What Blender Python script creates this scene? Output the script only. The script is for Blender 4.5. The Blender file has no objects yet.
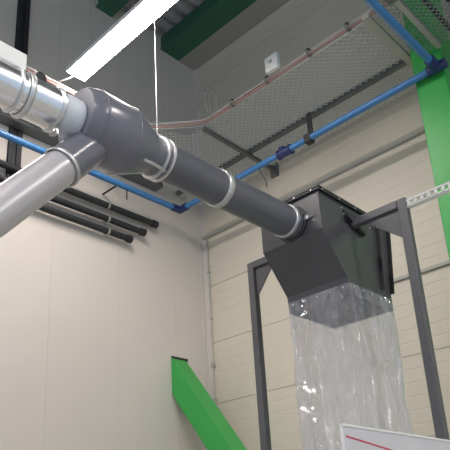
import bpy, bmesh, math, random
from mathutils import Vector, Matrix
random.seed(7)
COL = bpy.context.scene.collection
XL, YR = -6.75, 6.92            # planes of the left and the right wall

# ------------------------------------------------------------ materials
def mat(name, rgb, rough=.5, metal=0., bump=None, var=0., vscale=3., emit=None, spec=.5, coat=0.):
    m = bpy.data.materials.new(name); m.use_nodes = True
    nt = m.node_tree; b = nt.nodes['Principled BSDF']
    b.inputs['Base Color'].default_value = (*rgb, 1)
    b.inputs['Roughness'].default_value = rough
    b.inputs['Metallic'].default_value = metal
    b.inputs['Specular IOR Level'].default_value = spec
    b.inputs['Coat Weight'].default_value = coat
    tc = nt.nodes.new('ShaderNodeTexCoord')
    if var:
        n = nt.nodes.new('ShaderNodeTexNoise'); n.inputs['Scale'].default_value = vscale
        n.inputs['Detail'].default_value = 5
        nt.links.new(tc.outputs['Object'], n.inputs['Vector'])
        r = nt.nodes.new('ShaderNodeValToRGB')
        r.color_ramp.elements[0].position = .3; r.color_ramp.elements[1].position = .7
        r.color_ramp.elements[0].color = (*[c*(1-var) for c in rgb], 1)
        r.color_ramp.elements[1].color = (*[min(1, c*(1+var)) for c in rgb], 1)
        nt.links.new(n.outputs['Fac'], r.inputs['Fac'])
        nt.links.new(r.outputs['Color'], b.inputs['Base Color'])
    if bump:
        n2 = nt.nodes.new('ShaderNodeTexNoise'); n2.inputs['Scale'].default_value = bump[0]
        nt.links.new(tc.outputs['Object'], n2.inputs['Vector'])
        bp = nt.nodes.new('ShaderNodeBump'); bp.inputs['Strength'].default_value = bump[1]
        bp.inputs['Distance'].default_value = .02
        nt.links.new(n2.outputs['Fac'], bp.inputs['Height'])
        nt.links.new(bp.outputs['Normal'], b.inputs['Normal'])
    if emit:
        b.inputs['Emission Color'].default_value = (*emit[0], 1)
        b.inputs['Emission Strength'].default_value = emit[1]
    return m

M = dict(
    wall_l=mat('left_wall_panel', (.63, .575, .53), .5, var=.025, vscale=.8),
    wall_r=mat('right_wall_panel', (.63, .57, .475), .5, var=.03, vscale=.8),
    ceil=mat('roof_deck', (.36, .35, .36), .6, var=.05),
    floor=mat('concrete', (.42, .41, .39), .55, var=.12, vscale=1.5),
    trim=mat('grey_flashing', (.36, .35, .32), .5),
    seal=mat('joint_seal', (.46, .44, .41), .7),
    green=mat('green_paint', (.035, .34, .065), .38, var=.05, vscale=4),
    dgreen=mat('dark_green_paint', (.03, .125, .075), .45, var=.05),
    black=mat('black_plastic', (.018, .019, .022), .6),
    blue=mat('blue_pipe', (.05, .19, .44), .35),
    navy=mat('dark_blue_fitting', (.018, .03, .12), .4),
    grey=mat('grey_painted_duct', (.10, .103, .122), .30, var=.04, vscale=6, spec=.6),
    manifold=mat('grey_manifold', (.155, .155, .185), .22, var=.03, vscale=6, spec=.6),
    hopper=mat('hopper_charcoal', (.058, .056, .064), .28, var=.08, vscale=5, spec=.6),
    rim=mat('hopper_rim', (.022, .022, .026), .4),
    frame=mat('frame_dark_steel', (.10, .095, .10), .38, var=.06, vscale=8),
    silver=mat('silver_duct', (.80, .80, .81), .24, 1., bump=(9, .12)),
    galv=mat('galvanised', (.62, .62, .62), .38, .85, var=.08, vscale=30),
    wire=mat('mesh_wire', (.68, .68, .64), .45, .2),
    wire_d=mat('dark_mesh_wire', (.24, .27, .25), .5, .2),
    rail=mat('tray_rail', (.16, .17, .17), .5, .4),
    strut=mat('pale_strut', (.46, .45, .40), .5, .3),
    sleeve=mat('white_sleeve', (.62, .64, .68), .5),
    pale=mat('pale_duct', (.50, .475, .485), .32, .2, var=.03, vscale=5),
    white=mat('white_plastic', (.80, .79, .76), .4),
    panelw=mat('white_panel', (.60, .58, .60), .4, var=.03, vscale=4),
    red=mat('red_stripe', (.52, .05, .09), .5),
    cable_o=mat('pink_cable', (.34, .20, .18), .6),
    cable_w=mat('white_cable', (.40, .36, .34), .6),
    cable_k=mat('dark_cable', (.05, .05, .055), .6),
    bolt=mat('bolt_steel', (.75, .74, .72), .25, .9),
    lamp=mat('lamp_diffuser', (.9, .9, .9), .4, emit=((1., .92, .86), 20.)),
    housing=mat('lamp_housing', (.75, .75, .74), .5),
)
def film():
    m = bpy.data.materials.new('clear_film'); m.use_nodes = True
    nt = m.node_tree; nt.nodes.clear()
    out = nt.nodes.new('ShaderNodeOutputMaterial')
    tr = nt.nodes.new('ShaderNodeBsdfTransparent'); tr.inputs[0].default_value = (.95, .95, .97, 1)
    df = nt.nodes.new('ShaderNodeBsdfDiffuse'); df.inputs[0].default_value = (.80, .79, .84, 1)
    tl = nt.nodes.new('ShaderNodeBsdfTranslucent'); tl.inputs[0].default_value = (.80, .79, .84, 1)
    gl = nt.nodes.new('ShaderNodeBsdfGlossy'); gl.inputs['Roughness'].default_value = .10
    gl.inputs[0].default_value = (1, 1, 1, 1)
    a = nt.nodes.new('ShaderNodeMixShader'); a.inputs[0].default_value = .5
    b = nt.nodes.new('ShaderNodeMixShader'); c = nt.nodes.new('ShaderNodeMixShader')
    tc = nt.nodes.new('ShaderNodeTexCoord'); mp = nt.nodes.new('ShaderNodeMapping')
    mp.inputs['Scale'].default_value = (5, 5, .5)
    n = nt.nodes.new('ShaderNodeTexNoise'); n.inputs['Scale'].default_value = 2.; n.inputs['Detail'].default_value = 3
    r = nt.nodes.new('ShaderNodeMapRange')
    r.inputs['From Min'].default_value = .35; r.inputs['From Max'].default_value = .75
    r.inputs['To Min'].default_value = .24; r.inputs['To Max'].default_value = .44
    nt.links.new(tc.outputs['Object'], mp.inputs[0]); nt.links.new(mp.outputs[0], n.inputs['Vector'])
    nt.links.new(n.outputs['Fac'], r.inputs['Value'])
    nt.links.new(df.outputs[0], a.inputs[1]); nt.links.new(tl.outputs[0], a.inputs[2])
    nt.links.new(r.outputs['Result'], b.inputs[0])
    nt.links.new(tr.outputs[0], b.inputs[1]); nt.links.new(a.outputs[0], b.inputs[2])
    lw = nt.nodes.new('ShaderNodeLayerWeight')
    pw = nt.nodes.new('ShaderNodeMath'); pw.operation = 'POWER'; pw.inputs[1].default_value = 4
    ma = nt.nodes.new('ShaderNodeMath'); ma.operation = 'MULTIPLY_ADD'; ma.inputs[1].default_value = .55; ma.inputs[2].default_value = .09
    nt.links.new(lw.outputs['Facing'], pw.inputs[0]); nt.links.new(pw.outputs[0], ma.inputs[0])
    nt.links.new(ma.outputs[0], c.inputs[0])
    m2 = nt.nodes.new('ShaderNodeMapping'); m2.inputs['Scale'].default_value = (3.2, 3.2, 2.4)
    n2 = nt.nodes.new('ShaderNodeTexNoise'); n2.inputs['Scale'].default_value = 1.3; n2.inputs['Detail'].default_value = 2
    n2.inputs['Distortion'].default_value = 1.2
    bp = nt.nodes.new('ShaderNodeBump'); bp.inputs['Strength'].default_value = 1.; bp.inputs['Distance'].default_value = .36
    nt.links.new(tc.outputs['Object'], m2.inputs[0]); nt.links.new(m2.outputs[0], n2.inputs['Vector'])
    nt.links.new(n2.outputs['Fac'], bp.inputs['Height']); nt.links.new(bp.outputs['Normal'], gl.inputs['Normal'])
    nt.links.new(b.outputs[0], c.inputs[1]); nt.links.new(gl.outputs[0], c.inputs[2])
    nt.links.new(c.outputs[0], out.inputs[0])
    return m
M['film'] = film()

# ------------------------------------------------------------ helpers
def tag(o, label=None, cat=None, group=None, kind=None):
    if label: o['label'] = label
    if cat: o['category'] = cat
    if group: o['group'] = group
    if kind: o['kind'] = kind
    return o
def obj(name, bm, m, parent=None, smooth=False, bevel=0):
    bmesh.ops.recalc_face_normals(bm, faces=bm.faces)
    me = bpy.data.meshes.new(name); bm.to_mesh(me); bm.free()
    me.materials.append(m)
    if smooth:
        for p in me.polygons: p.use_smooth = True
        me.set_sharp_from_angle(angle=math.radians(38))
    o = bpy.data.objects.new(name, me); COL.objects.link(o)
    if parent:
        o.parent = parent
        o.matrix_parent_inverse = Matrix.Translation(parent.location).inverted() if parent.type == 'EMPTY' else Matrix()
    if bevel:
        md = o.modifiers.new('bevel', 'BEVEL'); md.width = bevel; md.segments = 2
        md.limit_method = 'ANGLE'
    return o
def empty(name, loc, label, cat, group=None):
    o = bpy.data.objects.new(name, None); COL.objects.link(o)
    o.location = loc; o.empty_display_size = .1
    return tag(o, label, cat, group)
def new(): return bmesh.new()
def box(bm, a, b):
    x0, y0, z0 = a; x1, y1, z1 = b
    v = [bm.verts.new(p) for p in ((x0,y0,z0),(x1,y0,z0),(x1,y1,z0),(x0,y1,z0),(x0,y0,z1),(x1,y0,z1),(x1,y1,z1),(x0,y1,z1))]
    for f in ((0,3,2,1),(4,5,6,7),(0,1,5,4),(1,2,6,5),(2,3,7,6),(3,0,4,7)): bm.faces.new([v[i] for i in f])
    return bm
def basis(d):
    d = Vector(d).normalized()
    u = d.cross(Vector((0,0,1)))
    if u.length < .01: u = d.cross(Vector((1,0,0)))
    u.normalize(); return u, u.cross(d).normalized(), d
def loft(bm, rings, cap=True, closed=False):
    vs = [[bm.verts.new(p) for p in r] for r in rings]
    n = len(vs[0])
    L = len(vs)
    for i in range(L if closed else L-1):
        a, b = vs[i], vs[(i+1) % L]
        for k in range(n): bm.faces.new((a[k], a[(k+1)%n], b[(k+1)%n], b[k]))
    if cap and not closed:
        bm.faces.new(vs[0]); bm.faces.new(list(reversed(vs[-1])))
    return bm
def lathe(bm, o, d, prof, n=40, cap=True, closed=False):
    """revolve (distance along d, radius) pairs about the axis through o"""
    u, w, d = basis(d); o = Vector(o)
    return loft(bm, [[o + d*t + (u*math.cos(2*math.pi*k/n) + w*math.sin(2*math.pi*k/n))*r for k in range(n)] for t, r in prof], cap, closed)
def cyl(bm, a, b, r, n=24):
    a, b = Vector(a), Vector(b)
    return lathe(bm, a, b-a, [(0, r), ((b-a).length, r)], n)
def tube(bm, pts, r, n=12):
    pts = [Vector(p) for p in pts]; rings = []
    u0 = None
    for i, p in enumerate(pts):
        d = (pts[min(i+1, len(pts)-1)] - pts[max(i-1, 0)]).normalized()
        if u0 is None: u0 = basis(d)[0]
        u = (u0 - d*u0.dot(d)).normalized(); w = d.cross(u); u0 = u
        rings.append([p + (u*math.cos(2*math.pi*k/n) + w*math.sin(2*math.pi*k/n))*r for k in range(n)])
    return loft(bm, rings)
def prism_x(bm, prof, x0, x1):
    """extrude a (y, z) polygon along x"""
    return loft(bm, [[(x0, y, z) for y, z in prof], [(x1, y, z) for y, z in prof]])
def prism_y(bm, prof, y0, y1):
    return loft(bm, [[(x, y0, z) for x, z in prof], [(x, y1, z) for x, z in prof]])
def ringband(bm, o, d, r, w, t=.006, n=48):
    return lathe(bm, Vector(o)-Vector(d).normalized()*w/2, d, [(0, r), (0, r+t), (w*.2, r+t*1.6), (w*.8, r+t*1.6), (w, r+t), (w, r)], n, closed=True)
def bar(bm, a, b, w, h, up=(0,0,1)):
    """rectangular bar from a to b"""
    a, b = Vector(a), Vector(b); d = (b-a).normalized()
    s = d.cross(Vector(up)).normalized(); t = s.cross(d).normalized()
    rr = []
    for p in (a, b): rr.append([p + s*w/2*i + t*h/2*j for i, j in ((-1,-1),(1,-1),(1,1),(-1,1))])
    return loft(bm, rr)

# ------------------------------------------------------------ the setting
f = box(new(), (XL-.3, -7, -.2), (7, YR+.3, 0)); tag(obj('floor', f, M['floor']), kind='structure')

# left wall: tall smooth vertical sandwich panels with fine joints
bm = new(); y = -7.0
edges = [5.16 + 1.09*k for k in range(-11, 2)] + [YR]
ypts = []
prev = -7.1
for e in edges:
    box(bm, (XL-.15, prev+.001, 0), (XL, e-.001, 10.4)); prev = e
wl = obj('wall_left', bm, M['wall_l']); tag(wl, kind='structure')
bm = box(new(), (XL-.16, -7.1, 0), (XL-.012, YR, 10.4)); tag(obj('wall_left_joint', bm, M['seal'], wl))
# right wall: horizontal micro-ribbed panels
prof = []
z = 0.
seams = [.665 + .96*k for k in range(11)]
zs = 0.
p_ = [(YR+.15, 0), (YR, 0)]
for s in seams:
    n = 6; h = (s - zs)/n
    for k in range(n):
        zz = zs + k*h
        if k: p_ += [(YR, zz-.010), (YR+.003, zz-.003), (YR+.003, zz+.003), (YR, zz+.010)]
    p_ += [(YR, s-.010), (YR+.012, s-.006), (YR+.012, s+.006), (YR, s+.010)]
    zs = s
p_ += [(YR, 10.4), (YR+.15, 10.4)]
bm = new(); prism_x(bm, p_, XL-.1, 7); tag(obj('wall_right', bm, M['wall_r']), kind='structure')
# roof: trapezoidal deck, ribs running towards the right wall
bm = new(); pts = []; x = XL-.1; zc = 10.12
while x < 7:
    pts += [(x, zc), (x+.11, zc), (x+.15, zc+.09), (x+.22, zc+.09)]; x += .26
pts += [(7, zc), (7, zc+.2), (XL-.1, zc+.2)]
prism_y(bm, pts, -7, 6.55); tag(obj('ceiling', bm, M['ceil']), kind='structure')
bm = box(new(), (XL, 6.52, 9.83), (7, YR, 9.87)); tag(obj('trim_1', bm, M['trim']), kind='structure')
# flashings: corner angle and the horizontal one on both walls
bm = box(new(), (XL, YR-.012, 0), (XL+.09, YR, 9.83)); box(bm, (XL, YR-.09, 0), (XL+.012, YR, 9.83))
tag(obj('trim_2', bm, M['wall_l'], bevel=.003), kind='structure')
bm = new(); prism_x(bm, [(YR, 6.39), (YR-.045, 6.38), (YR-.05, 6.33), (YR, 6.325)], XL+.05, 7)
tag(obj('trim_3', bm, M['trim']), kind='structure')
bm = new(); prism_x(bm, [(YR, 4.56), (YR-.03, 4.55), (YR-.035, 4.51), (YR, 4.505)], -3.62, 7)
tag(obj('trim_4', bm, M['trim']), kind='structure')

# ------------------------------------------------------------ green steel
t = empty('steel_column', (-2.25, 6.3, 0), 'bright green steel column against the right wall behind the filling frame', 'column')
obj('shaft', box(new(), (-2.415, 6.13, .03), (-2.06, 6.5, 9.83)), M['green'], t, bevel=.012)
obj('base_plate', box(new(), (-2.56, 6.01, 0), (-1.94, 6.62, .03)), M['green'], t)
t = empty('steel_column', (-.75, 6.3, 0), 'bright green steel column added outside the picture to give the hopper side a green reflection', 'column')  # unseen extra column, added so the glossy hopper side reflects green
obj('shaft', box(new(), (-.95, 6.13, .03), (-.55, 6.5, 9.83)), M['green'], t, bevel=.012)
obj('base_plate', box(new(), (-1.07, 6.01, 0), (-.43, 6.62, .03)), M['green'], t)
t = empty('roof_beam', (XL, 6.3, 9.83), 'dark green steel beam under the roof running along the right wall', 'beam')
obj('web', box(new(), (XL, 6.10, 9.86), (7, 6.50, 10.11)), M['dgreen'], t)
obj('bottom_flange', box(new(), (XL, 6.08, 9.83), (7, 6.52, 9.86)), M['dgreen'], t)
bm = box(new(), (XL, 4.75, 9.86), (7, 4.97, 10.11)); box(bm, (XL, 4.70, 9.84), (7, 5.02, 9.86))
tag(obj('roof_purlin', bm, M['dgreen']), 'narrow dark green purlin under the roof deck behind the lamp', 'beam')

# brace coming out of a slot in the left wall
t = empty('steel_brace', (XL, 6.28, 4), 'bright green sloping steel brace coming out of the left wall low in the corner', 'brace')
k = -1.325
x1 = -3.9
bm = new(); prism_y(bm, [(XL+.004, 4.175), (XL+.004, 3.625), (x1, 3.625+k*(x1-XL)), (x1+.41, 3.625+k*(x1-XL)), ], 6.13, 6.44)
obj('beam', bm, M['green'], t, bevel=.008)
bm = box(new(), (XL, 6.14, 4.175), (XL+.012, 6.47, 4.205)); box(bm, (XL, 6.44, 3.6), (XL+.012, 6.455, 4.205))
obj('slot_seal', bm, M['black'], t)

# ------------------------------------------------------------ wire mesh cable trays
def clip(p, d, poly):
    """clip an infinite 2D line to a convex polygon"""
    t0, t1 = -99., 99.
    n = len(poly)
    for i in range(n):
        a, b = poly[i], poly[(i+1) % n]
        ex, ey = b[0]-a[0], b[1]-a[1]
        nx, ny = -ey, ex                      # inside is left of a ccw edge
        num = (a[0]-p[0])*nx + (a[1]-p[1])*ny; den = d[0]*nx + d[1]*ny
        if abs(den) < 1e-9:
            if num > 0: return None
            continue
        tt = num/den
        if den > 0: t0 = max(t0, tt)
        else: t1 = min(t1, tt)
    if t1 - t0 < .02: return None
    return (p[0]+d[0]*t0, p[1]+d[1]*t0), (p[0]+d[0]*t1, p[1]+d[1]*t1)
def diamond(bm, poly, z, pitch=.062, r=.0052):
    cx = sum(p[0] for p in poly)/len(poly); cy = sum(p[1] for p in poly)/len(poly)
    for d, dz in (((.7071, .7071), 0), ((.7071, -.7071), .006)):
        for i in range(-80, 81):
            q = (cx - d[1]*pitch*i, cy + d[0]*pitch*i)
            c = clip(q, d, poly)
            if c: cyl(bm, (*c[0], z+dz), (*c[1], z+dz), r, 4)
def wiremesh_side(bm, a, b, z, h, pitch=.085, r=.0045):
    a, b = Vector((*a, z)), Vector((*b, z)); L = (b-a).length; d = (b-a)/L; n = int(L/pitch)
    for i in range(n+1):
        p = a + d*pitch*i; cyl(bm, p, p + Vector((0,0,h)), r, 4)
    for hh in (0, h/2, h): cyl(bm, a + Vector((0,0,hh)), b + Vector((0,0,hh)), r*1.3, 4)
ZT = 7.0
YN, XN = 5.40, -5.80           # near edges of the two wall trays
t1 = empty('cable_tray', (-4.5, 6.1, ZT), 'wide galvanised wire mesh cable tray running along the right wall', 'cable tray')
bm = new(); diamond(bm, [(-6.70, YN), (-2.46, YN), (-2.46, 6.30), (-6.70, 6.30)], ZT)
obj('mesh_bottom', bm, M['wire'], t1)
bm = new(); diamond(bm, [(-6.70, 6.36), (-2.46, 6.36), (-2.46, 6.84), (-6.70, 6.84)], ZT-.05, .060)
obj('mesh_bottom', bm, M['wire'], t1)
bm = new(); wiremesh_side(bm, (-5.10, YN), (-2.46, YN), ZT, .10); obj('mesh_side', bm, M['wire'], t1)
obj('side_rail', bar(new(), (-6.70, 6.33, ZT), (-2.46, 6.33, ZT), .07, .07), M['rail'], t1)
t2 = empty('cable_tray', (-6.2, 3.4, ZT), 'wire mesh cable tray running along the left wall, partly behind the silver duct', 'cable tray')
bm = new(); diamond(bm, [(-6.50, 1.2), (XN, 1.2), (XN, 5.36), (-6.50, 5.36)], ZT)
diamond(bm, [(XN, 4.62), (-5.68, 4.86), (-5.42, 5.12), (-5.12, YN), (XN, YN)], ZT)
obj('mesh_bottom', bm, M['wire'], t2)
bm = new(); wiremesh_side(bm, (XN, 1.2), (XN, 4.62), ZT, .10)
arc = [(XN, 4.62), (-5.76, 4.76), (-5.68, 4.88), (-5.56, 5.00), (-5.42, 5.13), (-5.27, 5.27), (-5.10, YN)]
for a, b in zip(arc, arc[1:]): wiremesh_side(bm, a, b, ZT, .10)
obj('mesh_side', bm, M['wire'], t2)
obj('side_rail', bar(new(), (-6.53, 1.2, ZT), (-6.53, 5.34, ZT), .05, .09), M['rail'], t2)
Z3 = 6.76
t3 = empty('cable_tray', (-2.0, 4, Z3), 'wire mesh cable tray crossing overhead from the green column towards the viewer', 'cable tray')
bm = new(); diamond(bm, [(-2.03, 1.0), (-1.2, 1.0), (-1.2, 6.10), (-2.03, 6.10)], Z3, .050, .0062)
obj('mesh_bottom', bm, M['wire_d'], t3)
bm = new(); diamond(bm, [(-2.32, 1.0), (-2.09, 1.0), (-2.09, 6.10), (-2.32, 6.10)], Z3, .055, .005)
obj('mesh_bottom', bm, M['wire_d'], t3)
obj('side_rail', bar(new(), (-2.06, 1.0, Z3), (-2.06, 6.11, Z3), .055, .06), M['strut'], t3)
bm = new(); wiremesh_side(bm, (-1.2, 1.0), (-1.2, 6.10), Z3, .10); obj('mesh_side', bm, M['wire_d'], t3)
obj('joint_plate', box(new(), (-2.13, 4.90, Z3-.045), (-2.02, 5.12, Z3+.05)), M['rail'], t3)
for q, xx in enumerate((-1.90, -1.72, -1.50)):
    tag(obj('cable', cyl(new(), (xx, 1.0, Z3+.04), (xx+.03, 6.08, Z3+.04), .028, 10), M['cable_k'], smooth=True), ('dark cable lying in the overhead tray next to its pale rail', 'dark cable in the middle of the overhead tray', 'dark cable at the far side of the overhead tray')[q], 'cable')
t = empty('cable_trunking', (-6.66, 3, ZT-.1), 'grey closed trunking running along the left wall under the mesh tray', 'trunking')
obj('body', box(new(), (XL, 1.0, ZT-.12), (-6.56, 5.9, ZT-.02)), M['rail'], t, bevel=.006)
# brackets under the trays
def bracket(a, b, label, m, w=.06, post=None):
    e = empty('tray_bracket', a, label, 'bracket')
    obj('arm', bar(new(), a, b, w, .05), M[m], e)
    if post: obj('foot_plate', box(new(), *post), M[m], e)
    return e
bracket((-5.12, 5.36, ZT-.055), (-5.12, 6.90, ZT-.075), 'dark cantilever arm under the right wall tray close to the corner', 'rail', .05, ((-5.19, 6.89, ZT-.2), (-5.05, YR, ZT+.04)))
bracket((-2.50, 5.30, ZT-.045), (-2.50, 6.90, ZT-.045), 'pale flat arm under the right wall tray beside the green column', 'strut', .085, ((-2.57, 6.89, ZT-.2), (-2.43, YR, ZT+.04)))
bracket((-5.75, 4.3, ZT-.055), (-6.55, 4.3, ZT-.055), 'dark cantilever arm under the left wall tray behind the grey manifold', 'rail', .05)

# cables along the near lip of the trays
def cable(pts, r, m, label, name='cable'):
    fine = []
    P = [Vector(p) for p in pts]
    for i in range(len(P)-1):
        a = P[max(i-1, 0)]; b = P[i]; c = P[i+1]; d = P[min(i+2, len(P)-1)]
        for s in range(6):
            u = s/6
            fine.append(.5*((2*b) + (c-a)*u + (2*a-5*b+4*c-d)*u*u + (3*b-a-3*c+d)*u**3))
    fine.append(P[-1])
    return tag(obj(name, tube(new(), fine, r, 8), M[m], smooth=True), label, 'cable')
def lip(off, z):
    o = off
    return ([(XN+o, yy, z) for yy in (1.3, 2.3, 3.3, 4.2, 4.6)] + [(-5.68+o*.7, 4.88-o*.7, z), (-5.42+o*.7, 5.13-o*.7, z), (-5.12+o*.4, 5.36-o, z)] +
            [(xx, YN-o+random.uniform(-.006, .006), z+random.uniform(-.006, .006)) for xx in (-4.9, -4.3, -3.7, -3.1, -2.6, -2.2, -1.4)])
cable(lip(.024, ZT+.015), .015, 'cable_o', 'pink cable tied to the outer lip of the tray, lower one')
cable(lip(.026, ZT+.055), .015, 'cable_w', 'whitish cable tied to the outer lip of the tray, above the pink one')
cable(lip(-.035, ZT+.10), .012, 'cable_o', 'thin pink cable lying along the top edge of the tray')
cable([(-4.95, 5.36, ZT+.12), (-5.0, 5.33, ZT+.5), (-5.08, 5.3, ZT+.62), (-5.14, 5.3, ZT+.45), (-5.12, 5.33, ZT+.14)], .011, 'cable_w', 'thin white cable looping up from the tray lip in the corner')
cable([(-4.85, 5.36, ZT+.12), (-4.82, 5.33, ZT+.32), (-4.9, 5.3, ZT+.45), (-5.0, 5.3, ZT+.32), (-4.98, 5.33, ZT+.12)], .010, 'cable_w', 'small white cable loop on the tray lip right of the taller loop')
for i, xx in enumerate((-4.55, -3.95, -3.3, -2.75)):
    bm = new(); lathe(bm, (xx-.02, YN-.035, ZT+.04), (1,0,0), [(0,.050),(0,.056),(.03,.056),(.03,.050)], 16, closed=True)
    tag(obj('cable_tie', bm, M['rail'], smooth=True), 'dark tie round the cables on the tray lip, %s' % ('nearest the corner', 'left of the white box', 'right of the white box', 'nearest the green column')[i], 'cable tie', 'ties on the tray lip')

# small white box on the tray lip
t = empty('junction_box', (-3.80, 5.30, ZT+.05), 'small square white box standing on the lip of the right wall tray', 'box')
case = obj('case', box(new(), (-3.91, 5.27, ZT+.06), (-3.71, 5.34, ZT+.28)), M['white'], t, bevel=.015)
bm = new(); box(bm, (-3.83, 5.262, ZT+.16), (-3.79, 5.272, ZT+.20)); obj('indicator', bm, M['strut'], case)

# ------------------------------------------------------------ blue compressed air pipes
ZB = 6.45; XB, YB = XL+.38, 6.06
t = empty('air_pipe', (XB, 4, ZB), 'blue compressed air pipe running along the left wall behind the ducts', 'pipe')
obj('pipe', cyl(new(), (XB, 1.0, ZB), (XB, YB, ZB), .044, 20), M['blue'], t, smooth=True)
bm = new(); cyl(bm, (XB, YB-.16, ZB), (XB, YB+.0, ZB), .058, 16); cyl(bm, (XB, YB, ZB), (XB+.16, YB, ZB), .058, 16)
bm2 = bmesh.ops.create_uvsphere(bm, u_segments=16, v_segments=10, radius=.060, matrix=Matrix.Translation((XB, YB, ZB)))
obj('elbow', bm, M['navy'], t, smooth=True)
bm = box(new(), (XL, 4.87, ZB-.012), (XB-.03, 4.89, ZB+.008)); obj('clip', bm, M['black'], t)
bm = cyl(new(), (XB+.005, 5.02, ZB-.03), (XB+.005, 5.02, ZB-.2), .010, 8); obj('drain_stub', bm, M['black'], t)
t = empty('air_pipe', (-4.4, YB, ZB), 'blue compressed air pipe running below the right wall tray to the green column', 'pipe')
obj('pipe', cyl(new(), (XB+.10, YB, ZB), (-2.15, YB-.02, ZB), .042, 20), M['blue'], t, smooth=True)
bm = cyl(new(), (-4.38, YB, ZB), (-4.20, YB, ZB), .062, 16); cyl(bm, (-4.33, YB, ZB-.02), (-4.33, YB, ZB+.09), .045, 12)
cyl(bm, (-4.40, YB, ZB), (-4.37, YB, ZB), .07, 16); cyl(bm, (-4.21, YB, ZB), (-4.18, YB, ZB), .07, 16)
obj('coupling', bm, M['navy'], t, smooth=True)
CX_ = -3.89
obj('hanger', box(new(), (CX_-.035, YB+.045, ZB), (CX_+.035, YB+.065, ZT-.12)), M['black'], t)
bm = box(new(), (CX_-.05, YB-.055, ZB-.06), (CX_+.05, YB+.055, ZB+.055))
obj('clip', bm, M['black'], t, bevel=.005)
cable([(-4.75, YB, ZB-.03), (-4.73, YB, ZB-.1), (-4.67, YB+.02, ZB-.25), (-4.66, YB+.02, ZB-.36)], .009, 'cable_k', 'short dark cable end hanging from the blue pipe above the grey duct')
t = empty('air_pipe', (-2.17, 3.5, ZB), 'blue compressed air pipe crossing overhead at the right under the tray', 'pipe')
obj('pipe', cyl(new(), (-2.11, 1.0, ZB), (-2.11, YB-.04, ZB), .040, 20), M['blue'], t, smooth=True)
bm = cyl(new(), (-2.11, YB-.2, ZB), (-2.11, YB-.03, ZB), .060, 16); cyl(bm, (-2.22, YB-.02, ZB), (-2.0, YB-.02, ZB), .060, 16)
obj('elbow', bm, M['navy'], t, smooth=True)

# ------------------------------------------------------------ black pipes on the left wall
for z, ye, lab in ((5.815, 5.30, 'lowest and shortest of three black pipes on the left wall'),
                   (6.01, 5.56, 'middle of the three black pipes on the left wall'),
                   (6.225, 5.80, 'topmost of the three black pipes on the left wall')):
    t = empty('wall_pipe', (XL+.10, 3.5, z), lab, 'pipe', 'black pipes on the left wall')
    obj('pipe', cyl(new(), (XL+.10, .8, z), (XL+.10, ye, z), .047, 16), M['black'], t, smooth=True)
    bm = cyl(new(), (XL+.10, ye-.06, z), (XL+.10, ye+.02, z), .058, 16); obj('end_cap', bm, M['black'], t, smooth=True)
    for yy in (2.4, 4.9):
        bm = lathe(new(), (XL+.10, yy-.012, z), (0,1,0), [(0,.048),(0,.054),(.024,.054),(.024,.048)], 20, closed=True)
        box(bm, (XL, yy-.012, z-.012), (XL+.06, yy+.012, z+.012)); obj('clamp', bm, M['strut'], t)
bm = box(new(), (XL+.002, 3.36, 6.05), (XL+.045, 3.41, 10.1)); box(bm, (XL+.002, 3.47, 6.05), (XL+.045, 3.54, 10.1))
box(bm, (XL+.002, 3.36, 6.05), (XL+.02, 3.54, 10.1))
tag(obj('cable_trunking', bm, M['black']), 'dark vertical trunking on the left wall at the left edge of the picture', 'trunking')

# thin conduit in the corner of the right wall
t = empty('corner_conduit', (-6.60, YR-.02, 4), 'thin pale conduit running down the right wall beside the corner', 'conduit')
obj('pipe', cyl(new(), (-6.625, YR-.028, 0), (-6.625, YR-.028, 6.3), .014, 10), M['strut'], t, smooth=True)
bm = box(new(), (-6.655, YR-.05, 4.12), (-6.595, YR, 4.18)); obj('coupling', bm, M['trim'], t)
for zz in (3.6, 4.9, 5.7): obj('clip', box(new(), (-6.645, YR-.045, zz), (-6.605, YR, zz+.025)), M['trim'], t)

# ------------------------------------------------------------ lamps
def lamp(x0, x1, y, z, label, group=None):
    xm = (x0+x1)/2
    e = empty('strip_lamp', (xm, y, z), label, 'lamp', group)
    bm = new(); prism_x(bm, [(y-.135, z-.004), (y-.137, z+.05), (y-.05, z+.10), (y+.05, z+.10), (y+.137, z+.05), (y+.135, z-.004), (y+.131, z-.004), (y+.131, z+.035), (y-.131, z+.035), (y-.131, z-.004)], x0-.02, x1+.02)
    obj('housing', bm, M['housing'], e)
    bm = new(); prism_x(bm, [(y-.13, z+.034), (y-.13, z), (y-.05, z-.010), (y+.05, z-.010), (y+.13, z), (y+.13, z+.034)], x0, x1)
    obj('diffuser', bm, M['lamp'], e)
    bm = cyl(new(), (x0-.02, y, z+.05), (x0-.12, y, z+.05), .012, 8); obj('connector', bm, M['housing'], e, smooth=True)
    for xx in (x0+.3, x1-.3):
        obj('hanging_wire', cyl(new(), (xx, y, z+.09), (xx, y, 10.12), .003, 6), M['galv'], e)
ZL = 7.2
lamp(-5.66, -3.20, 3.66, ZL, 'long glowing strip lamp hanging under the roof at the top left')
k = 0
for yy, xs in ((3.72, (1.2, 4.4)), (-1.0, (-5.6, -2.2, 1.2))):
    for xx in xs:
        lamp(xx, xx+2.38, yy, ZL, ('strip lamp hanging in the same row right of the visible one', 'strip lamp at the far right end of the front row', 'strip lamp of the row behind the viewer, left one', 'strip lamp of the row behind the viewer, middle one', 'strip lamp of the row behind the viewer, right one')[k], 'strip lamps outside the picture'); k += 1
cable([(-5.78, 3.66, ZL+.05), (-5.85, 3.60, ZL+.02), (-6.0, 3.5, ZL-.02), (-6.3, 3.35, ZL-.05), (XL+.03, 3.34, ZL-.05)], .012, 'cable_w', 'pale lead running from the end of the strip lamp')

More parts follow.
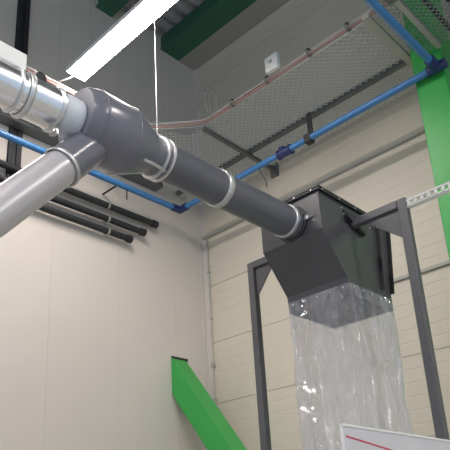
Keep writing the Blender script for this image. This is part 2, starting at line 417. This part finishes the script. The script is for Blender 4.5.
# ------------------------------------------------------------ dust extraction ducts
XA, ZA, RD = -2.404, 3.710, .113
Yd = Vector((0, 1, 0))
t = empty('round_duct', (XA, 2.7, ZA), 'dark grey round duct running from the manifold into the hopper', 'duct')
obj('pipe', lathe(new(), (XA, 2.10, ZA), Yd, [(0, RD), (1.29, RD)], 48), M['grey'], t, smooth=True)
for yy, w, lab in ((2.640, .05, None), (3.315, .035, None)):
    o = obj('clamp_band', ringband(new(), (XA, yy, ZA), Yd, RD, w), M['galv'], t, smooth=True)
    if lab is None and yy < 3: band = o
bm = box(new(), (XA-.02, 2.615, ZA+RD), (XA+.02, 2.665, ZA+RD+.03)); cyl(bm, (XA-.04, 2.64, ZA+RD+.02), (XA+.04, 2.64, ZA+RD+.02), .006, 8)
obj('clamp_bolt', bm, M['bolt'], band)
# manifold
t = empty('branch_manifold', (XA, 1.8, ZA), 'fat grey duct manifold joining the silver duct, the pale branch and the round duct', 'duct fitting')
bm = lathe(new(), (XA, 1.560, ZA), Yd, [(0, .118), (0, .165), (.02, .178), (.075, .192), (.30, .192), (.325, .187), (.475, .125), (.49, .116), (.585, .116), (.585, .10)], 56)
obj('body', bm, M['manifold'], t, smooth=True)
obj('seam_ring', ringband(new(), (XA, 1.640, ZA), Yd, .1915, .012, .003, 56), M['manifold'], t, smooth=True)
obj('seam_ring', ringband(new(), (XA, 1.855, ZA), Yd, .1915, .012, .002, 56), M['manifold'], t, smooth=True)
B0 = Vector((XA, 1.735, 3.673)); B1 = Vector((XA, 1.49, 3.387)); BD = (B1-B0).normalized()
obj('branch', lathe(new(), B0, BD, [(0, .100), ((B1-B0).length, .100)], 48), M['manifold'], t, smooth=True)
bm = new()
ringband(bm, (XA, 2.105, ZA), Yd, .116, .022, .010); ringband(bm, (XA, 2.150, ZA), Yd, .116, .022, .010)
cyl(bm, (XA-.03, 2.125, ZA+.14), (XA+.03, 2.125, ZA+.14), .012, 10)
box(bm, (XA-.015, 2.10, ZA+.115), (XA+.015, 2.15, ZA+.15))
obj('clamp_band', bm, M['galv'], t, smooth=True)
bm = new()
tube(bm, [(XA+.14, 1.90, ZA-.17), (XA+.13, 1.98, ZA-.16), (XA+.10, 2.06, ZA-.14), (XA+.07, 2.11, ZA-.12)], .009, 8)
obj('latch', bm, M['galv'], t)
# pale branch duct
t = empty('branch_duct', tuple(B1), 'pale grey smooth duct sloping down to the left from the manifold', 'duct')
B2 = B1 + BD*2.2
bm = lathe(new(), B1, BD, [(0, .095), (.02, .092), (2.2, .090)], 48); obj('pipe', bm, M['pale'], t, smooth=True)
band = obj('clamp_band', ringband(new(), B1 + BD*.004, BD, .099, .022, .005), M['galv'], t, smooth=True)
u, w, _ = basis(BD)
bm = new(); c = B1 + Vector((0, -.01, .117))
cyl(bm, c - Vector((.03,0,0)), c + Vector((.03,0,0)), .018, 12); box(bm, (XA-.02, c.y-.02, c.z-.03), (XA+.02, c.y+.02, c.z))
obj('clamp_bolt', bm, M['sleeve'], band)
bm = bar(new(), B1 + BD*.02 + Vector((0, .085, .085))*0 + w*.0915, B2 + w*.0915, .012, .006, up=(1,0,0)); obj('seam', bm, M['galv'], t)
# silver duct
ZS = ZA-.014
t = empty('silver_duct', (XA, 1.2, ZS), 'shiny silver round duct with clamp bands entering from the left edge', 'duct')
obj('sleeve', lathe(new(), (XA, 1.425, ZS), Yd, [(0, .101), (.01, .106), (.13, .106), (.135, .101)], 48), M['sleeve'], t, smooth=True)
obj('tube_section', lathe(new(), (XA, 1.262, ZS), Yd, [(0, .106), (.16, .106)], 48), M['silver'], t, smooth=True)
obj('tube_section', lathe(new(), (XA, 0.2, ZS), Yd, [(0, .101), (1.055, .101)], 48), M['silver'], t, smooth=True)
for yy, w_, r in ((1.432, .024, .1055), (1.258, .028, .1055), (1.205, .012, .1015), (.95, .03, .1015)):
    o = obj('clamp_band', ringband(new(), (XA, yy, ZS), Yd, r, w_, .007), M['galv'], t, smooth=True)
    if yy > 1.4: band = o
bm = new()
tube(bm, [(XA+.00, 1.40, ZS+.122), (XA+.0, 1.46, ZS+.132), (XA, 1.50, ZS+.122), (XA, 1.535, ZS+.125)], .008, 8)
cyl(bm, (XA-.03, 1.432, ZS+.122), (XA+.03, 1.432, ZS+.122), .008, 8)
obj('clamp_latch', bm, M['galv'], band, smooth=True)
bm = new(); box(bm, (XA-.02, 1.42, ZS-.142), (XA+.02, 1.45, ZS-.106)); cyl(bm, (XA-.03, 1.435, ZS-.132), (XA+.03, 1.435, ZS-.132), .007, 8)
obj('clamp_screw', bm, M['galv'], band)
# knob and sensor box on top of the silver duct
t = empty('duct_valve', (XA, 1.33, (ZS-.012)+.12), 'small dark round knob on top of the silver duct', 'valve')
bm = cyl(new(), (XA, 1.350, (ZS-.012)+.115), (XA, 1.350, (ZS-.012)+.15), .012, 12); obj('stem', bm, M['black'], t)
bm = lathe(new(), (XA, 1.345, (ZS-.012)+.162), (1,0,0), [(-.018,.02),(-.014,.030),(.014,.030),(.018,.02)], 20); obj('knob', bm, M['black'], t, smooth=True)
bm = cyl(new(), (XA, 1.36, (ZS-.012)+.14), (XA, 1.43, (ZS-.012)+.125), .009, 8); obj('stub', bm, M['black'], t)
t = empty('sensor_box', (XA, 1.22, (ZS-.012)+.12), 'white rectangular box mounted on the silver duct at the left edge', 'box')
obj('case', box(new(), (XA-.03, 1.10, ZS+.125), (XA+.03, 1.255, ZS+.225)), M['white'], t, bevel=.008)
bm = box(new(), (XA-.012, 1.215, ZS+.098), (XA+.012, 1.240, ZS+.13)); obj('bracket', bm, M['galv'], t)
# hanger
t = empty('duct_hanger', (XA, 2.13, ZA+.15), 'thin steel wire hanging from the roof to the clamp at the manifold outlet', 'wire')
obj('wire', cyl(new(), (XA, 2.125, ZA+.15), (XA, 2.125, 10.12), .0032, 6), M['bolt'], t)
obj('eye_nut', lathe(new(), (XA, 2.125, ZA+.152), (0,1,0), [(-.006,.010),(-.006,.018),(.006,.018),(.006,.010)], 16, closed=True), M['bolt'], t)

# ------------------------------------------------------------ hopper
HX0, HX1 = -2.690, -2.159
t = empty('bag_hopper', (-2.42, 3.9, 3.17), 'black steel filling hopper at the end of the grey duct above the film sleeve', 'hopper')
def shell(prof, x0, x1, openb=True):
    bm = new()
    a = [bm.verts.new((x0, y, z)) for y, z in prof]; b = [bm.verts.new((x1, y, z)) for y, z in prof]
    n = len(prof)
    bm.faces.new(a); bm.faces.new(list(reversed(b)))
    for i in range(n):
        if i == n-1 and openb: continue
        bm.faces.new((a[i], a[(i+1)%n], b[(i+1)%n], b[i]))
    return bm
# upper part with the sloped chute face, bottom left open
up = shell([(3.640, 3.290), (3.395, 3.585), (3.395, 3.905), (4.335, 3.905), (4.245, 3.290)], HX0, HX1)
o = obj('upper_box', up, M['hopper'], t)
md = o.modifiers.new('s', 'SOLIDIFY'); md.thickness = .004; md.offset = -1
nk = new()
a = [(HX0, 3.655), (HX1, 3.655), (HX1, 4.235), (HX0, 4.235)]
va = [nk.verts.new((x, y, 3.165)) for x, y in a]; vb = [nk.verts.new((x, 3.640 if y < 4 else 4.245, 3.290)) for x, y in a]
for i in range(4): nk.faces.new((va[i], va[(i+1)%4], vb[(i+1)%4], vb[i]))
o = obj('neck', nk, M['hopper'], t); md = o.modifiers.new('s', 'SOLIDIFY'); md.thickness = .004; md.offset = -1
bm = box(new(), (HX0-.022, 3.373, 3.900), (HX1+.022, 4.357, 3.914)); lid = obj('lid', bm, M['rim'], t, bevel=.002)
bm = box(new(), (HX0-.02, 3.375, 3.884), (HX1+.02, 3.395, 3.898)); box(bm, (HX1, 3.395, 3.884), (HX1+.02, 4.335, 3.898)); box(bm, (HX0-.02, 3.395, 3.884), (HX0, 4.335, 3.898))
obj('rim_flange', bm, M['rim'], t)
def bolts(pts, n, parent, r=.009):
    n = Vector(n)
    for p in pts:
        p = Vector(p); bm = lathe(new(), p, n, [(0, r), (.005, r), (.008, r*.55), (.010, r*.2)], 8)
        obj('bolt', bm, M['bolt'], parent)
bolts([(HX0+.04+i*.15, 3.374, 3.891) for i in range(4)], (0,-1,0), t, .008)
bolts([(HX1+.021, 3.42+i*.21, 3.891) for i in range(5)], (1,0,0), t, .008)
bolts([(HX0+.045+i*.11, 3.648, 3.222) for i in range(5)], (0,-1,0), t)
bolts([(HX1+.003, 3.70+i*.12, 3.222) for i in range(5)], (1,0,0), t)
bolts([(HX1+.001, yy, zz) for yy, zz in ((3.68, 3.845), (3.70, 3.80), (4.05, 3.80), (4.15, 3.50))], (1,0,0), t, .008)
bm = new(); prism_x(bm, [(3.70, 3.745), (3.70, 3.835), (3.86, 3.835), (3.90, 3.745)], HX1, HX1+.012)
bar(bm, (HX1+.02, 3.70, 3.79), (HX1+.02, 3.93, 3.70), .03, .03)
obj('side_bracket', bm, M['rim'], t)
# vertical seam flange at the back edge of the side
bm = new(); bar(bm, (HX1+.016, 4.16, 3.88), (HX1+.016, 4.10, 3.30), .03, .012, up=(0,1,0)); bar(bm, (HX1+.016, 4.330, 3.88), (HX1+.016, 4.240, 3.30), .03, .012, up=(0,1,0))
obj('seam_flange', bm, M['rim'], t)
bm = ringband(new(), (XA, 3.385, ZA), Yd, RD+.001, .02, .012); collar = obj('inlet_collar', bm, M['rim'], t, smooth=True)
bm = new(); box(bm, (XA+.125, 3.37, ZA-.02), (XA+.155, 3.395, ZA+.01)); cyl(bm, (XA+.10, 3.38, ZA-.005), (XA+.2, 3.38, ZA-.005), .006, 8)
obj('inlet_latch', bm, M['bolt'], collar)

# ------------------------------------------------------------ film sleeve
def rrect(x0, x1, y0, y1, r, n=5, m=14):
    pts = []
    cs = ((x1-r, y0+r, -90), (x1-r, y1-r, 0), (x0+r, y1-r, 90), (x0+r, y0+r, 180))
    for i, (cx, cy, a0) in enumerate(cs):
        for k in range(n):
            a = math.radians(a0 + 90*k/(n-1)); pts.append((cx+r*math.cos(a), cy+r*math.sin(a)))
        nx = cs[(i+1) % 4]
        e = pts[-1]; a = math.radians(nx[2]); s = (nx[0]+r*math.cos(a), nx[1]+r*math.sin(a))
        for k in range(1, m): pts.append((e[0]+(s[0]-e[0])*k/m, e[1]+(s[1]-e[1])*k/m))
    return pts
base = rrect(HX0-.012, HX1+.012, 3.64, 4.25, .03)
CX, CY = (HX0+HX1)/2, 3.945
ph = [random.uniform(0, 6.28) for _ in range(8)]
rings = []
NZ = 70
for j in range(NZ+1):
    z = 3.245 - j/NZ*3.22
    fz = min(1, (3.245-z)/.25)
    rg = []
    for i, (x, y) in enumerate(base):
        a = math.atan2(y-CY, x-CX)
        d = .013*math.sin(5*a+ph[0]+.9*math.sin(2.1*z)) + .009*math.sin(11*a+ph[1]+1.7*z) + .006*math.sin(19*a+ph[2]-2.3*z+2*math.sin(5*z))
        d += .008*math.sin(7*z+3*a+ph[3]) + .005*math.sin(17*z-4*a+ph[4])
        d *= fz*.62
        l = math.hypot(x-CX, y-CY)
        rg.append((x+(x-CX)/l*d, y+(y-CY)/l*d, z))
    rings.append(rg)
bm = new(); loft(bm, rings, cap=False)
tag(obj('film_sleeve', bm, M['film'], smooth=True), 'clear crinkled plastic film sleeve hanging from the black hopper', 'plastic sleeve')

# ------------------------------------------------------------ frame carrying the hopper
YF = 3.80
t = empty('filling_frame', (-2.45, YF, 0), 'dark steel portal frame holding the black hopper on two posts', 'frame')
for x0, x1 in ((-3.172, -3.108), (-1.772, -1.708)):
    obj('post', box(new(), (x0, YF-.030, .012), (x1, YF+.030, 3.775)), M['frame'], t, bevel=.006)
    obj('foot_plate', box(new(), (x0-.05, YF-.085, 0), (x1+.05, YF+.085, .012)), M['frame'], t)
obj('arm', box(new(), (-3.108, YF-.03, 3.715), (HX0, YF+.028, 3.775)), M['frame'], t, bevel=.004)
obj('arm', box(new(), (HX1+.012, YF-.03, 3.715), (-1.775, YF+.028, 3.775)), M['frame'], t, bevel=.004)
bm = new(); prism_y(bm, [(-3.10, 3.715), (-2.90, 3.715), (-3.10, 3.47)], YF-.005, YF+.005); obj('gusset', bm, M['frame'], t)
bm = new(); prism_y(bm, [(-1.775, 3.715), (-2.05, 3.715), (-1.775, 3.49)], YF-.005, YF+.005); obj('gusset', bm, M['frame'], t)
# perforated channel
t = empty('perforated_channel', (-1.3, YF, 3.73), 'pale perforated steel channel running right from the top of the right frame post', 'channel')
bm = new(); x = -1.70
while x < -.6:
    box(bm, (x, YF-.022, 3.700), (x+.02, YF-.018, 3.742)); x += .05
box(bm, (-1.705, YF-.022, 3.738), (-.6, YF-.018, 3.750)); box(bm, (-1.705, YF-.022, 3.695), (-.6, YF-.018, 3.707))
box(bm, (-1.705, YF-.022, 3.748), (-.6, YF+.02, 3.752)); box(bm, (-1.705, YF-.022, 3.693), (-.6, YF+.02, 3.697))
obj('web', bm, M['white'], t)

# ------------------------------------------------------------ white bin with a red stripe at the lower right
BX, BY0, BY1, BZ = -1.60, 2.497, 4.3, 2.072
t = empty('machine_guard', (BX, 3.2, 0), 'white sheet metal guard with a thin red line in front of the film sleeve', 'guard')
obj('side_panel', box(new(), (BX-.003, BY0, .9), (BX, BY1, BZ-.006)), M['panelw'], t)
bm = box(new(), (BX-.018, BY0-.005, BZ-.010), (BX+.004, BY1, BZ)); obj('top_lip', bm, M['white'], t)
bm = box(new(), (BX-.018, BY0-.004, .9), (BX-.003, BY0, BZ-.010)); obj('end_lip', bm, M['white'], t)
bm = new(); prism_x(bm, [(BY0+.012, BZ-.052), (BY0+.012, BZ-.060), (BY1-.5, BZ-.192), (BY1-.5, BZ-.184)], BX, BX+.0015)
obj('red_stripe', bm, M['red'], t)
for yy in (BY0+.02, BY1-.05):
    obj('leg', box(new(), (BX-.04, yy, 0), (BX-.003, yy+.04, .98)), M['frame'], t)

# ------------------------------------------------------------ light from the rest of the hall
w = bpy.data.worlds.new('World'); bpy.context.scene.world = w; w.use_nodes = True
w.node_tree.nodes['Background'].inputs[0].default_value = (.66, .82, 1, 1)
w.node_tree.nodes['Background'].inputs[1].default_value = .24

# ------------------------------------------------------------ camera
cd = bpy.data.cameras.new('camera'); cam = bpy.data.objects.new('camera', cd); COL.objects.link(cam)
yaw, pit, rol = map(math.radians, (43.33, 19.663, -3.0828))
F = Vector((-math.sin(yaw)*math.cos(pit), math.cos(yaw)*math.cos(pit), math.sin(pit)))
r0 = Vector((math.cos(yaw), math.sin(yaw), 0)); u0 = r0.cross(F)
r = r0*math.cos(rol) + u0*math.sin(rol); u = -r0*math.sin(rol) + u0*math.cos(rol)
m = Matrix((r, u, -F)).transposed().to_4x4(); m.translation = Vector((0, 0, 1.6)); cam.matrix_world = m
cd.sensor_fit = 'HORIZONTAL'; cd.sensor_width = 36; cd.lens = 638.14/450*36
cd.shift_x = (225-216.04)/450; cd.shift_y = (312.35-225)/450
cd.clip_start = .05
bpy.context.scene.camera = cam
vs = bpy.context.scene.view_settings
vs.view_transform = 'Standard'; vs.look = 'None'; vs.exposure = 1.72; vs.gamma = 1
